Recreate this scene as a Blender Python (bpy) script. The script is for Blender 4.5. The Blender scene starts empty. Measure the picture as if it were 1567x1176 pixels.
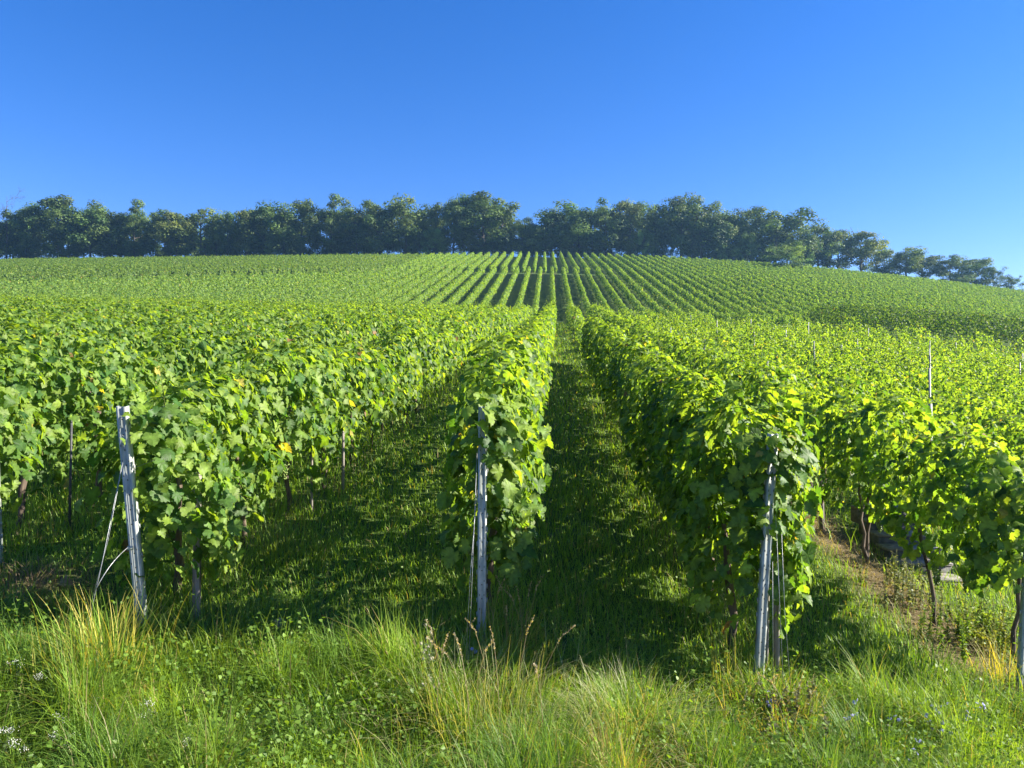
import bpy, math
import numpy as np

# ------------------------------------------------------------------ camera, sky, sun, exposure
S = bpy.context.scene
COL = S.collection
F = 1177.0                       # focal length in pixels of the 1567 x 1176 photograph
CX, CY = 783.5, 588.0
cam = bpy.data.cameras.new('camera')
camo = bpy.data.objects.new('camera', cam)
COL.objects.link(camo)
camo.location = (0, 0, 0)
camo.rotation_euler = (math.radians(90), 0, 0)
cam.sensor_width = 36
cam.lens = 36 * F / 1567
cam.clip_start = 0.05
cam.clip_end = 3000
S.camera = camo

SUN_AZ, SUN_EL = 87.0, 31.0       # degrees clockwise from the view direction (+Y), degrees above horizon
w = bpy.data.worlds.new('World')
S.world = w
w.use_nodes = True
nt = w.node_tree
bg = nt.nodes['Background']
sky = nt.nodes.new('ShaderNodeTexSky')
sky.sky_type = 'NISHITA'
sky.sun_disc = False
sky.sun_elevation = math.radians(SUN_EL)
sky.sun_rotation = math.radians(SUN_AZ)
sky.altitude = 200
sky.air_density = 1.0
sky.dust_density = 0.15
sky.ozone_density = 3.0
hs = nt.nodes.new('ShaderNodeHueSaturation')
hs.inputs['Saturation'].default_value = 1.35
nt.links.new(sky.outputs[0], hs.inputs['Color'])
tint = nt.nodes.new('ShaderNodeMix')
tint.data_type = 'RGBA'
tint.blend_type = 'MULTIPLY'
tint.inputs['Factor'].default_value = 1.0
tint.inputs['B'].default_value = (.74, .67, .92, 1)
nt.links.new(hs.outputs[0], tint.inputs['A'])
nt.links.new(tint.outputs['Result'], bg.inputs['Color'])
bg.inputs['Strength'].default_value = 0.067

sl = bpy.data.lights.new('sun', 'SUN')
sl.energy = 5.0
sl.angle = math.radians(0.5)
sl.color = (1.0, 0.93, 0.80)
so = bpy.data.objects.new('sun', sl)
COL.objects.link(so)
from mathutils import Vector
sd = Vector((math.sin(math.radians(SUN_AZ)) * math.cos(math.radians(SUN_EL)),
             math.cos(math.radians(SUN_AZ)) * math.cos(math.radians(SUN_EL)),
             math.sin(math.radians(SUN_EL))))
so.rotation_euler = sd.to_track_quat('Z', 'Y').to_euler()

S.view_settings.view_transform = 'Standard'
S.view_settings.look = 'None'
S.view_settings.gamma = 1
S.view_settings.exposure = 1.85
S.render.engine = 'CYCLES'
S.cycles.max_bounces = 6
S.cycles.diffuse_bounces = 3
S.cycles.transmission_bounces = 4
S.cycles.volume_bounces = 0
S.cycles.transparent_max_bounces = 8

# ------------------------------------------------------------------ helpers
R = np.random.default_rng(7)


def norm(a):
    return a / np.maximum(np.linalg.norm(a, axis=-1, keepdims=True), 1e-9)


def tag(o, label=None, cat=None, group=None, kind=None):
    if label: o['label'] = label
    if cat: o['category'] = cat
    if group: o['group'] = group
    if kind: o['kind'] = kind
    return o


def empty(name, loc, rz=0.0):
    o = bpy.data.objects.new(name, None)
    COL.objects.link(o)
    o.location = loc
    o.rotation_euler = (0, 0, rz)
    o.empty_display_size = 0.2
    return o


def mesh_data(name, parts, smooth=True):
    """parts: list of (V, [F arrays], C or None); one mesh"""
    Vs, Cs, idx, starts = [], [], [], []
    off = 0
    lo = 0
    for V, Fs, C in parts:
        V = np.asarray(V, float)
        Vs.append(V)
        if C is None:
            C = np.ones((len(V), 3)) * 0.5
        C = np.asarray(C, float)
        if C.ndim == 1:
            C = np.repeat(C[None], len(V), 0)
        Cs.append(C)
        for Fa in Fs:
            Fa = np.asarray(Fa)
            if Fa.size == 0: continue
            n, k = Fa.shape
            idx.append((Fa + off).ravel())
            starts.append(lo + np.arange(n) * k)
            lo += n * k
        off += len(V)
    V = np.concatenate(Vs); C = np.concatenate(Cs)
    idx = np.concatenate(idx).astype(np.int32); starts = np.concatenate(starts).astype(np.int32)
    me = bpy.data.meshes.new(name)
    me.vertices.add(len(V)); me.vertices.foreach_set('co', V.astype(np.float32).ravel())
    me.loops.add(len(idx)); me.loops.foreach_set('vertex_index', idx)
    me.polygons.add(len(starts)); me.polygons.foreach_set('loop_start', starts)
    if smooth:
        me.polygons.foreach_set('use_smooth', np.ones(len(starts), dtype=bool))
    me.update(calc_edges=True)
    a = me.color_attributes.new('Col', 'FLOAT_COLOR', 'POINT')
    a.data.foreach_set('color', np.concatenate([C, np.ones((len(C), 1))], 1).astype(np.float32).ravel())
    return me


def obj(name, parts, mat, parent=None, smooth=True, loc=None):
    me = parts if isinstance(parts, bpy.types.Mesh) else mesh_data(name, parts, smooth)
    if not me.materials: me.materials.append(mat)
    o = bpy.data.objects.new(name, me)
    COL.objects.link(o)
    if parent: o.parent = parent
    if loc is not None: o.location = loc
    return o


def rel(parts, o):
    """shift world coordinates into the frame of the unrotated Empty o"""
    l = np.array(o.location)
    return [(np.asarray(V) - l, Fs, C) for V, Fs, C in parts]


def tube(pts, rad, sides=6, cap=True):
    pts = np.asarray(pts, float); n = len(pts)
    rad = np.broadcast_to(np.asarray(rad, float), (n,))
    t = norm(np.gradient(pts, axis=0))
    ref = np.array([0.0, 0, 1]) if abs(t[0][2]) < 0.9 else np.array([0.0, 1, 0])
    a = norm(np.cross(t, ref)); b = np.cross(t, a)
    ang = np.arange(sides) * 2 * np.pi / sides
    V = pts[:, None] + rad[:, None, None] * (np.cos(ang)[None, :, None] * a[:, None] + np.sin(ang)[None, :, None] * b[:, None])
    V = V.reshape(-1, 3)
    i = np.arange(n - 1)[:, None] * sides; j = np.arange(sides)[None]; k = (np.arange(sides)[None] + 1) % sides
    Fq = np.stack([i + j, i + k, i + sides + k, i + sides + j], -1).reshape(-1, 4)
    Fs = [Fq]
    if cap:
        Fs.append(np.arange(sides)[None, ::-1]); Fs.append((np.arange(sides) + (n - 1) * sides)[None])
    return V, Fs


def box(c, s, rot=None):
    v = np.array([[x, y, z] for x in (-.5, .5) for y in (-.5, .5) for z in (-.5, .5)]) * np.asarray(s)
    if rot is not None: v = v @ np.asarray(rot).T
    return v + np.asarray(c), [np.array([[0, 1, 3, 2], [4, 6, 7, 5], [0, 4, 5, 1], [2, 3, 7, 6], [0, 2, 6, 4], [1, 5, 7, 3]])]


def bbox_bevel(c, s, b=0.01):
    """box with chamfered long edges"""
    x, y, z = np.asarray(s) / 2
    prof = np.array([[-y + b, -z], [y - b, -z], [y, -z + b], [y, z - b], [y - b, z], [-y + b, z], [-y, z - b], [-y, -z + b]])
    V = np.concatenate([np.column_stack([np.full(8, -x), prof]), np.column_stack([np.full(8, x), prof])]) + np.asarray(c)
    j = np.arange(8); k = (j + 1) % 8
    return V, [np.stack([j, j + 8, k + 8, k], 1), np.arange(8)[None], (np.arange(8) + 8)[None, ::-1]]


def wave(rng, fmin, fmax, n=7):
    """smooth random 1-D noise, about -1..1"""
    f = np.exp(rng.uniform(np.log(fmin), np.log(fmax), n)); p = rng.uniform(0, 6.283, n); a = rng.uniform(.5, 1, n)
    a = a / np.sqrt((a ** 2).sum()) * 1.1
    return lambda s: sum(a[i] * np.sin(f[i] * s + p[i]) for i in range(n))


_nf = [(R.uniform(-1, 1, 2), R.uniform(0, 6.28)) for _ in range(10)]


def noise2(x, y, scale):
    s = 0
    for i, (d, p) in enumerate(_nf):
        k = (0.6 + .25 * i) * 2.2 / scale
        s = s + np.sin(k * (d[0] * x + d[1] * y) + p + 1.7 * np.sin(.6 * k * (d[1] * x - d[0] * y) + p * 2))
    return s / 4.0


# ------------------------------------------------------------------ terrain
_ky = np.array([-60, 0, 70, 83, 135, 141, 147, 196, 203, 230, 300, 460.])
_kz = np.array([-9.18, -2.4, 5.5, 7.0, 19.4, 20.3, 21.4, 32.4, 33.6, 36, 36, 20.])
_ty = np.arange(-60, 460, .5)
_tz = np.interp(_ty, _ky, _kz)
_g = np.exp(-.5 * (np.arange(-16, 17) * .5 / 2.2) ** 2); _g /= _g.sum()
_tz = np.convolve(np.pad(_tz, 16, mode='reflect', reflect_type='odd'), _g, 'valid')


def terr(x, y):
    x = np.asarray(x, float); y = np.asarray(y, float)
    z = np.interp(y, _ty, _tz)
    xr = np.clip(x, 0, None)
    s = np.interp(y, [0, 10, 45, 60, 196], [.13, .13, .06, .02, .005])
    q = np.interp(y, [0, 10, 45, 196], [.0003, .0005, .001, .00055])
    xq = np.clip(xr, 0, 150)
    z = z - s * np.minimum(xr, 90) - q * xq ** 2 - np.clip(xr - 150, 0, None) * .15
    xl = np.clip(-x, 0, None)
    A = .25 * np.interp(y, [0, 10, 60], [1, 1, 0])
    c = np.interp(y, [0, 70, 196], [.02, .02, -.013])
    z = z + A * (1 - np.exp(-xl / 3.0)) + c * xl
    z = z + 1.5 / (1 + np.exp(-(x - 24) / 2.5)) * np.exp(-((y + .35 * np.clip(x - 22, -10, 60) - 71) / 9) ** 2)     # terrace on the right
    z = z + .02 * noise2(x, y, 1.5) * np.interp(y, [0, 30], [1, .3])
    return z


def hit(px, py):
    """ground point seen at pixel px, py of the photograph"""
    d = np.array([(px - CX) / F, 1.0, -(py - CY) / F])
    t = np.concatenate([np.arange(1.5, 30, .01), np.arange(30, 300, .2)])
    below = d[2] * t < terr(d[0] * t, d[1] * t)
    k = t[np.argmax(below)]
    return np.array([d[0] * k, k, terr(d[0] * k, k)])


# ------------------------------------------------------------------ materials
def mat(name):
    m = bpy.data.materials.new(name); m.use_nodes = True
    n = m.node_tree.nodes; n.clear()
    out = n.new('ShaderNodeOutputMaterial')
    return m, n, m.node_tree.links, out


def foliage_mat(name, trans=.45, tcol=(1.5, 1.45, .35), rough=.42, spec=.45, bump=0.0, under=True):
    m, n, l, out = mat(name)
    at = n.new('ShaderNodeAttribute'); at.attribute_name = 'Col'
    base = at.outputs['Color']
    if bump:                                         # blotches and paler patches within a leaf
        nb = n.new('ShaderNodeTexNoise'); nb.inputs['Scale'].default_value = 28; nb.inputs['Detail'].default_value = 4
        tcb = n.new('ShaderNodeTexCoord'); l.new(tcb.outputs['Object'], nb.inputs['Vector'])
        mr = n.new('ShaderNodeMapRange'); mr.inputs['From Min'].default_value = .3; mr.inputs['From Max'].default_value = .7
        mr.inputs['To Min'].default_value = .72; mr.inputs['To Max'].default_value = 1.3
        l.new(nb.outputs['Fac'], mr.inputs['Value'])
        vb = n.new('ShaderNodeVectorMath'); vb.operation = 'SCALE'
        l.new(base, vb.inputs[0]); l.new(mr.outputs[0], vb.inputs['Scale']); base = vb.outputs[0]
    tsrc = base
    if under:                                        # leaf undersides are paler and greyer
        geo = n.new('ShaderNodeNewGeometry')
        ux = n.new('ShaderNodeMix'); ux.data_type = 'RGBA'
        l.new(geo.outputs['Backfacing'], ux.inputs['Factor'])
        mulu = n.new('ShaderNodeMix'); mulu.data_type = 'RGBA'
        mulu.inputs['Factor'].default_value = .12
        l.new(base, mulu.inputs['A']); mulu.inputs['B'].default_value = (.13, .19, .09, 1)
        l.new(base, ux.inputs['A']); l.new(mulu.outputs['Result'], ux.inputs['B'])
        base = ux.outputs['Result']
    p = n.new('ShaderNodeBsdfPrincipled')
    p.inputs['Roughness'].default_value = rough
    p.inputs['Specular IOR Level'].default_value = spec
    l.new(base, p.inputs['Base Color'])
    if bump:
        no = n.new('ShaderNodeTexNoise'); no.inputs['Scale'].default_value = 60; no.inputs['Detail'].default_value = 3
        tc = n.new('ShaderNodeTexCoord'); l.new(tc.outputs['Object'], no.inputs['Vector'])
        bp = n.new('ShaderNodeBump'); bp.inputs['Strength'].default_value = bump; bp.inputs['Distance'].default_value = .01
        l.new(no.outputs['Fac'], bp.inputs['Height']); l.new(bp.outputs['Normal'], p.inputs['Normal'])
    t = n.new('ShaderNodeBsdfTranslucent')
    vm = n.new('ShaderNodeVectorMath'); vm.operation = 'MULTIPLY'; vm.inputs[1].default_value = tcol
    l.new(tsrc, vm.inputs[0]); l.new(vm.outputs[0], t.inputs['Color'])
    mx = n.new('ShaderNodeMixShader'); mx.inputs['Fac'].default_value = trans
    l.new(p.outputs[0], mx.inputs[1]); l.new(t.outputs[0], mx.inputs[2]); l.new(mx.outputs[0], out.inputs['Surface'])
    return m


M = {}
M['vine'] = foliage_mat('vine_leaf', .48, (2.25, 2.05, .45), .5, .24, .25)
M['vine_far'] = foliage_mat('vine_leaf_distant', .40, (2.0, 1.9, .5), .55, .25, 0)
M['tree'] = foliage_mat('tree_leaf', .38, (1.4, 1.3, .5), .6, .25, 0)
M['grass'] = foliage_mat('grass_blade', .45, (1.7, 1.5, .4), .5, .3, 0, under=False)
M['grape'] = foliage_mat('grape_skin', .2, (1.5, 1.4, .6), .35, .5, 0, under=False)
M['petal'] = foliage_mat('petal', .35, (1.1, 1.1, 1.1), .6, .2, 0, under=False)


def noise_mat(name, c1, c2, scale, rough=.85, bump=.3, stretch=(1, 1, 1), detail=6, metallic=0., c3=None, dist=.02, tint=False):
    m, n, l, out = mat(name)
    tc = n.new('ShaderNodeTexCoord'); mp = n.new('ShaderNodeMapping'); mp.inputs['Scale'].default_value = stretch
    l.new(tc.outputs['Object'], mp.inputs['Vector'])
    no = n.new('ShaderNodeTexNoise'); no.inputs['Scale'].default_value = scale; no.inputs['Detail'].default_value = detail
    l.new(mp.outputs[0], no.inputs['Vector'])
    cr = n.new('ShaderNodeValToRGB'); cr.color_ramp.elements[0].color = (*c1, 1); cr.color_ramp.elements[1].color = (*c2, 1)
    cr.color_ramp.elements[0].position = .33; cr.color_ramp.elements[1].position = .67
    if c3:
        e = cr.color_ramp.elements.new(.5); e.color = (*c3, 1)
    l.new(no.outputs['Fac'], cr.inputs[0])
    p = n.new('ShaderNodeBsdfPrincipled'); p.inputs['Roughness'].default_value = rough; p.inputs['Metallic'].default_value = metallic
    if tint:
        at_ = n.new('ShaderNodeAttribute'); at_.attribute_name = 'Col'
        vm = n.new('ShaderNodeVectorMath'); vm.operation = 'MULTIPLY'
        l.new(cr.outputs[0], vm.inputs[0]); l.new(at_.outputs['Color'], vm.inputs[1]); l.new(vm.outputs[0], p.inputs['Base Color'])
    else:
        l.new(cr.outputs[0], p.inputs['Base Color'])
    bp = n.new('ShaderNodeBump'); bp.inputs['Strength'].default_value = bump; bp.inputs['Distance'].default_value = dist
    l.new(no.outputs['Fac'], bp.inputs['Height']); l.new(bp.outputs[0], p.inputs['Normal'])
    l.new(p.outputs[0], out.inputs['Surface'])
    return m


M['bark'] = noise_mat('vine_bark', (.035, .024, .016), (.15, .11, .08), 30, .95, .8, (1, 1, .12))
M['tbark'] = noise_mat('tree_bark', (.03, .026, .022), (.10, .085, .07), 6, .95, .6, (1, 1, .15))
M['steel'] = noise_mat('galvanised_steel', (.44, .49, .46), (.76, .80, .76), 30, .5, .08, (1, 1, .3), 8, .15, (.60, .65, .61), tint=True)
M['line'] = noise_mat('dull_trellis_steel', (.13, .14, .14), (.26, .27, .27), 35, .6, .08, (1, 1, .35), 8, .3)
M['dark'] = noise_mat('dark_stake_metal', (.03, .032, .035), (.06, .06, .065), 40, .7, .05)  # plain dark metal of the thin stake
M['wire'] = noise_mat('steel_wire', (.22, .23, .24), (.38, .39, .40), 50, .45, .05, (1, 1, 1), 4, .6)
M['wood'] = noise_mat('weathered_stake', (.13, .11, .09), (.30, .27, .24), 40, .9, .5, (1, 1, .06))
M['stone'] = noise_mat('step_stone_shaded', (.05, .05, .05), (.13, .125, .12), 14, .9, .5)  # darker than the treads: shade on the risers put into the colour
M['straw'] = noise_mat('dry_leaf', (.22, .13, .06), (.38, .26, .14), 30, .9, .3)


def ground_mat():
    m, n, l, out = mat('vineyard_ground')
    tc = n.new('ShaderNodeTexCoord')
    n1 = n.new('ShaderNodeTexNoise'); n1.inputs['Scale'].default_value = 3.0; n1.inputs['Detail'].default_value = 8; n1.inputs['Roughness'].default_value = .7
    n2 = n.new('ShaderNodeTexNoise'); n2.inputs['Scale'].default_value = 40; n2.inputs['Detail'].default_value = 5
    n3 = n.new('ShaderNodeTexNoise'); n3.inputs['Scale'].default_value = .25; n3.inputs['Detail'].default_value = 3
    for q in (n1, n2, n3): l.new(tc.outputs['Object'], q.inputs['Vector'])
    cr = n.new('ShaderNodeValToRGB')
    cr.color_ramp.elements[0].color = (.030, .060, .010, 1); cr.color_ramp.elements[0].position = .3
    cr.color_ramp.elements[1].color = (.085, .13, .028, 1); cr.color_ramp.elements[1].position = .72
    l.new(n1.outputs['Fac'], cr.inputs[0])
    soil = n.new('ShaderNodeValToRGB')
    soil.color_ramp.elements[0].color = (.07, .048, .03, 1); soil.color_ramp.elements[0].position = .35
    soil.color_ramp.elements[1].color = (.24, .18, .11, 1); soil.color_ramp.elements[1].position = .7
    l.new(n2.outputs['Fac'], soil.inputs[0])
    at = n.new('ShaderNodeAttribute'); at.attribute_name = 'Col'
    sp = n.new('ShaderNodeSeparateColor'); l.new(at.outputs['Color'], sp.inputs[0])
    ad = n.new('ShaderNodeMath'); ad.operation = 'ADD'; l.new(sp.outputs[0], ad.inputs[0])
    sb = n.new('ShaderNodeMath'); sb.operation = 'MULTIPLY_ADD'; sb.inputs[1].default_value = .9; sb.inputs[2].default_value = -.45
    l.new(n1.outputs['Fac'], sb.inputs[0]); l.new(sb.outputs[0], ad.inputs[1]); ad.use_clamp = True
    mx = n.new('ShaderNodeMix'); mx.data_type = 'RGBA'
    l.new(ad.outputs[0], mx.inputs['Factor']); l.new(cr.outputs[0], mx.inputs['A']); l.new(soil.outputs[0], mx.inputs['B'])
    p = n.new('ShaderNodeBsdfPrincipled'); p.inputs['Roughness'].default_value = .95; p.inputs['Specular IOR Level'].default_value = .1
    l.new(mx.outputs['Result'], p.inputs['Base Color'])
    bp = n.new('ShaderNodeBump'); bp.inputs['Strength'].default_value = .7; bp.inputs['Distance'].default_value = .05
    l.new(n2.outputs['Fac'], bp.inputs['Height']); l.new(bp.outputs[0], p.inputs['Normal'])
    l.new(p.outputs[0], out.inputs['Surface'])
    return m


M['ground'] = ground_mat()

# ------------------------------------------------------------------ row layout
TN, TM, TU = .06, .0484, .0417            # how far the rows of each block run to the right per metre of depth
BASE = {-1: hit(218, 962), 0: hit(737, 988), 1: hit(1160, 1055), 2: hit(1563, 1065)}     # feet of the four end posts
FIX = {k: float(p[0] - TN * p[1]) for k, p in BASE.items()}


def near_x0(k):
    if k in FIX: return FIX[k]
    return FIX[-1] + 2.0 * (k + 1) if k < -1 else FIX[2] + 1.95 * (k - 2)


def path_y(x):
    return np.interp(x, [-90, -70, -10, 60], [104, 110, 139, 141])


# ------------------------------------------------------------------ ground sheet
gx = np.unique(np.concatenate([np.arange(-12, 12.01, .2), np.arange(-60, 60, 1.5), np.arange(-340, 341, 8.)]).round(3))
gy = np.unique(np.concatenate([np.arange(0, 16, .2), np.arange(16, 80, .8), np.arange(80, 215, 2), np.arange(-56, 455, 8.)]).round(3))
GX, GY = np.meshgrid(gx, gy)
GZ = terr(GX, GY)
nx, ny = len(gx), len(gy)
i = np.arange(ny - 1)[:, None] * nx + np.arange(nx - 1)[None]
gF = np.stack([i, i + 1, i + nx + 1, i + nx], -1).reshape(-1, 4)


def soil_amount(x, y):
    """bare strawy soil: along the fourth row and the terrace beside it, faint elsewhere"""
    c = near_x0(2) + TN * y
    a = np.exp(-((x - c + .05) / .36) ** 2) * np.clip((y - 5.2) / .8, 0, 1) * np.clip((30 - y) / 8, 0, 1) * .9
    u = 0
    for k in (-2, -1, 0, 1):
        u = u + np.exp(-((x - near_x0(k) - TN * y) / .25) ** 2)
    a = np.maximum(a, .35 * u * np.clip((y - 5.5), 0, 1))
    h = hit_hay
    a = np.maximum(a, .8 * np.exp(-(((x - h[0]) / .5) ** 2 + ((y - h[1]) / .4) ** 2)))
    return a


hit_hay = hit(30, 905)
gC = np.zeros((nx * ny, 3)); gC[:, 0] = soil_amount(GX, GY).ravel()
ground = obj('ground', [(np.column_stack([GX.ravel(), GY.ravel(), GZ.ravel()]), [gF], gC)], M['ground'])
tag(ground, 'grassy vineyard slope rising to the wooded hilltop', 'ground', kind='structure')

# ------------------------------------------------------------------ leaf templates
_half = np.array([[.10, -.10], [.24, -.17], [.36, -.10], [.45, -.02], [.40, .10], [.52, .13], [.56, .27], [.50, .33], [.49, .42],
                  [.37, .43], [.30, .46], [.36, .55], [.31, .66], [.23, .70], [.19, .82], [.09, .86], [0, 1.0]])
_out = np.concatenate([[[0, 0.02]], _half, (_half[:-1] * [-1, 1])[::-1]])
LV_D = np.concatenate([[[0, .33]], _out])
_vh = np.array([.95, 1.12, .95, 1.0, .85, 1.0, 1.15, 1.0, .95, .9, .82, 1.0, 1.0, .95, 1.0, .95, 1.18])
VEIN = np.concatenate([[1.22, 1.2], _vh, _vh[:-1][::-1]])            # paler along the main veins
LF_D = [np.array([[0, 1 + a, 1 + (a + 1) % len(_out)] for a in range(len(_out))])]
_hm = np.array([[.28, -.15], [.52, .15], [.36, .5], [0, 1.]])
_om = np.concatenate([[[0, 0.]], _hm, (_hm[:-1] * [-1, 1])[::-1]])
LV_M = np.concatenate([[[0, .35]], _om])
LF_M = [np.array([[0, 1 + a, 1 + (a + 1) % len(_om)] for a in range(len(_om))])]
LV_S = np.array([[0, -.05], [.5, .1], [.38, .62], [0, 1.], [-.38, .62], [-.5, .1]])
LF_S = [np.array([[0, 1, 2, 3], [0, 3, 4, 5]])]
LV_Q = np.array([[0, -.1], [.52, .35], [0, 1.], [-.52, .4]])
LF_Q = [np.array([[0, 1, 2, 3]])]


def leafz(T, rng, n, cup, fold):
    x, y = T[:, 0], T[:, 1]
    r2 = x ** 2 + (y - .35) ** 2
    c = rng.normal(cup, .34, (n, 1)); f = rng.normal(fold, .34, (n, 1)); tw = rng.normal(0, .35, (n, 1))
    ruff = rng.normal(0, .035, (n, len(T)))
    return -c * r2[None] + f * np.abs(x)[None] * .8 + tw * (x * y)[None] - rng.uniform(0, .25, (n, 1)) * np.clip(y, 0, 1)[None] ** 2 + ruff


def leaves(T, Fs, pos, nrm, tip, size, col, rng, cup=.25, fold=.18):
    n = len(pos); k = len(T)
    nrm = norm(nrm); tip = norm(tip - (tip * nrm).sum(1, keepdims=True) * nrm)
    side = np.cross(tip, nrm)
    z = leafz(T, rng, n, cup, fold)
    V = pos[:, None] + size[:, None, None] * (T[None, :, 0, None] * side[:, None] + (T[None, :, 1, None] - .1) * tip[:, None] + z[..., None] * nrm[:, None])
    o = np.arange(n)[:, None, None] * k
    C = np.repeat(col[:, None], k, 1)
    if k == len(LV_D): C = C * VEIN[None, :, None]
    return V.reshape(-1, 3), [(Fa[None] + o).reshape(-1, Fa.shape[1]) for Fa in Fs], C.reshape(-1, 3)


G_DARK = np.array([.040, .100, .022]); G_MID = np.array([.105, .182, .032]); G_PALE = np.array([.185, .258, .042]); G_YEL = np.array([.18, .27, .035])  # leaf greens from dark to pale, blended at random per leaf


def leafcol(rng, n, young):
    u = rng.random((n, 1))
    c = G_DARK + (G_MID - G_DARK) * np.clip(u * 1.6, 0, 1) + (G_PALE - G_MID) * np.clip(u * 2 - 1.1, 0, 1)
    yg = (rng.random((n, 1)) < young[:, None]) * rng.uniform(.35, 1, (n, 1))
    c = c * (1 - yg) + G_YEL * yg
    old = rng.random((n, 1))                       # a few spent leaves
    c = np.where(old < .008, np.array([.30, .27, .06]), np.where(old < .010, np.array([.20, .12, .05]), c))
    return c * rng.uniform(.8, 1.2, (n, 1))


class Row:
    """centre line of a vine row: base point, lateral and along directions"""

    def __init__(s, fx, fy, lat, seed, h=1.9, hb=.58, wd=.30):
        s.fx, s.fy, s.lat = fx, fy, np.array([*norm(np.array(lat, float)), 0])
        s.al = np.array([-s.lat[1], s.lat[0], 0])
        r = np.random.default_rng(seed)
        s.nh, s.nb, s.nl, s.nr = wave(r, .8, 6), wave(r, 1, 7), wave(r, .9, 6), wave(r, .9, 6)
        s.h, s.hb, s.wd, s.rng = h, hb, wd, r

    def base(s, t):
        x, y = s.fx(t), s.fy(t)
        return np.column_stack([x, y, terr(x, y)])


def row_leaves(row, t0, t1, dens, smin, smax, lod, young=.25, rag=.12, shoots=0., endfill=0, tone=1.):
    r = row.rng
    n = int((t1 - t0) * dens)
    if n < 3: return []
    t = r.uniform(t0, t1, n)
    if endfill:
        t[:endfill] = t0 + r.uniform(-.12, .18, min(endfill, n))
    ht = row.h + rag * row.nh(t); hb = row.hb + .15 * row.nb(t)
    q = r.random(n) ** .82
    inside = r.random(n) < (.25 if lod in 'dm' else .14)
    h = hb + (ht - hb) * q
    sg = np.where(r.random(n) < .5, 1, -1)
    wv = row.wd * (1 + .26 * np.where(sg > 0, row.nl(t + h * .6), row.nr(t - h * .5)))
    prof = (.62 + .55 * np.sin(np.pi * np.clip(.12 + .80 * q, 0, 1))) * np.sqrt(np.clip(1 - .85 * np.clip((q - .78) / .22, 0, 1) ** 2, 0, 1))
    o = sg * wv * prof * np.where(inside, r.random(n), .62 + .45 * r.random(n) ** .8)
    b = row.base(t)
    pos = b + o[:, None] * row.lat + h[:, None] * np.array([0, 0, 1.])
    top = np.clip((q - .72) / .28, 0, 1) ** 2
    nrm = (sg * (1 - .7 * top) * .85)[:, None] * row.lat + (.42 + 1.1 * top)[:, None] * np.array([0, 0, 1]) + r.normal(0, .36, (n, 3))
    tip = -np.array([0, 0, .75]) * (1 - top * .8)[:, None] + (sg * .45)[:, None] * row.lat + r.normal(0, .55, (n, 1)) * row.al + r.normal(0, .2, (n, 3))
    yg = young * (.2 + 1.1 * top + .3 * q)
    size = (smin + (smax - smin) * r.random(n) ** .8) * (1 - .28 * top)
    T, Fs = {'d': (LV_D, LF_D), 'm': (LV_M, LF_M), 's': (LV_S, LF_S), 'q': (LV_Q, LF_Q)}[lod]
    parts = [leaves(T, Fs, pos, nrm, tip, size, leafcol(r, n, yg) * tone, r)]
    ns = int((t1 - t0) * shoots)
    if ns > 0:                                   # young shoots standing out of the top
        ts = r.uniform(t0, t1, ns); ln = r.uniform(.12, .5, ns) * r.uniform(.6, 1.1, ns)
        b = row.base(ts); h0 = row.h + rag * row.nh(ts) - .12
        p0 = b + (r.normal(0, .45, ns) * row.wd)[:, None] * row.lat + h0[:, None] * np.array([0, 0, 1.])
        d = norm(r.normal(0, .35, (ns, 3)) + [0, 0, 1.])
        if lod in 'dm':                          # some shoots stick out of the sides instead
            sd = r.random(ns) < .4; sgn = np.where(r.random(ns) < .5, 1, -1)
            d = np.where(sd[:, None], norm((sgn * .9)[:, None] * row.lat + r.normal(0, .35, (ns, 3)) + [0, 0, -.1]), d)
            p0 = np.where(sd[:, None], b + (sgn * row.wd * .8)[:, None] * row.lat + r.uniform(.7, 1.5, (ns, 1)) * np.array([0, 0, 1.]), p0)
            ln = np.where(sd, ln * .8, ln)
        m = 6 if lod in 'dm' else 4
        for a in range(m):
            u = (a + .6) / m
            pp = p0 + d * (ln * (u + .1))[:, None] + r.normal(0, .02, (ns, 3))
            parts.append(leaves(T, Fs, pp, r.normal(0, .6, (ns, 3)) + [0, 0, .7], r.normal(0, 1, (ns, 3)) + d * .5,
                                r.uniform(.55, .9, ns) * smin * (1.25 - .6 * u), leafcol(r, ns, np.full(ns, .45 + .5 * u)), r))
        if lod in 'dm':
            wv_ = np.array([[1, 0, 0], [-.5, .87, 0], [-.5, -.87, 0]]) * .0035
            V = np.concatenate([(p0[:, None] + wv_[None]), (p0 + d * ln[:, None])[:, None] + wv_[None] * .4], 1).reshape(-1, 3)
            o_ = np.arange(ns)[:, None, None] * 6
            Fq = np.array([[0, 1, 4, 3], [1, 2, 5, 4], [2, 0, 3, 5]])
            parts.append((V, [(Fq[None] + o_).reshape(-1, 4)], np.array([.14, .17, .05])))
    return parts


def trunk_parts(base, h, r, rng, lean=(0, 0), sides=7):
    n = 8
    t = np.linspace(0, 1, n)
    wob = rng.normal(0, .018, (n, 2)).cumsum(0)
    pts = np.column_stack([base[0] + lean[0] * t + wob[:, 0], base[1] + lean[1] * t + wob[:, 1], base[2] - .06 + (h + .06) * t])
    rad = r * (1.25 - .45 * t) * rng.uniform(.85, 1.2, n)
    V, Fs = tube(pts, rad, sides)
    return [(V, Fs, None)]


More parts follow.
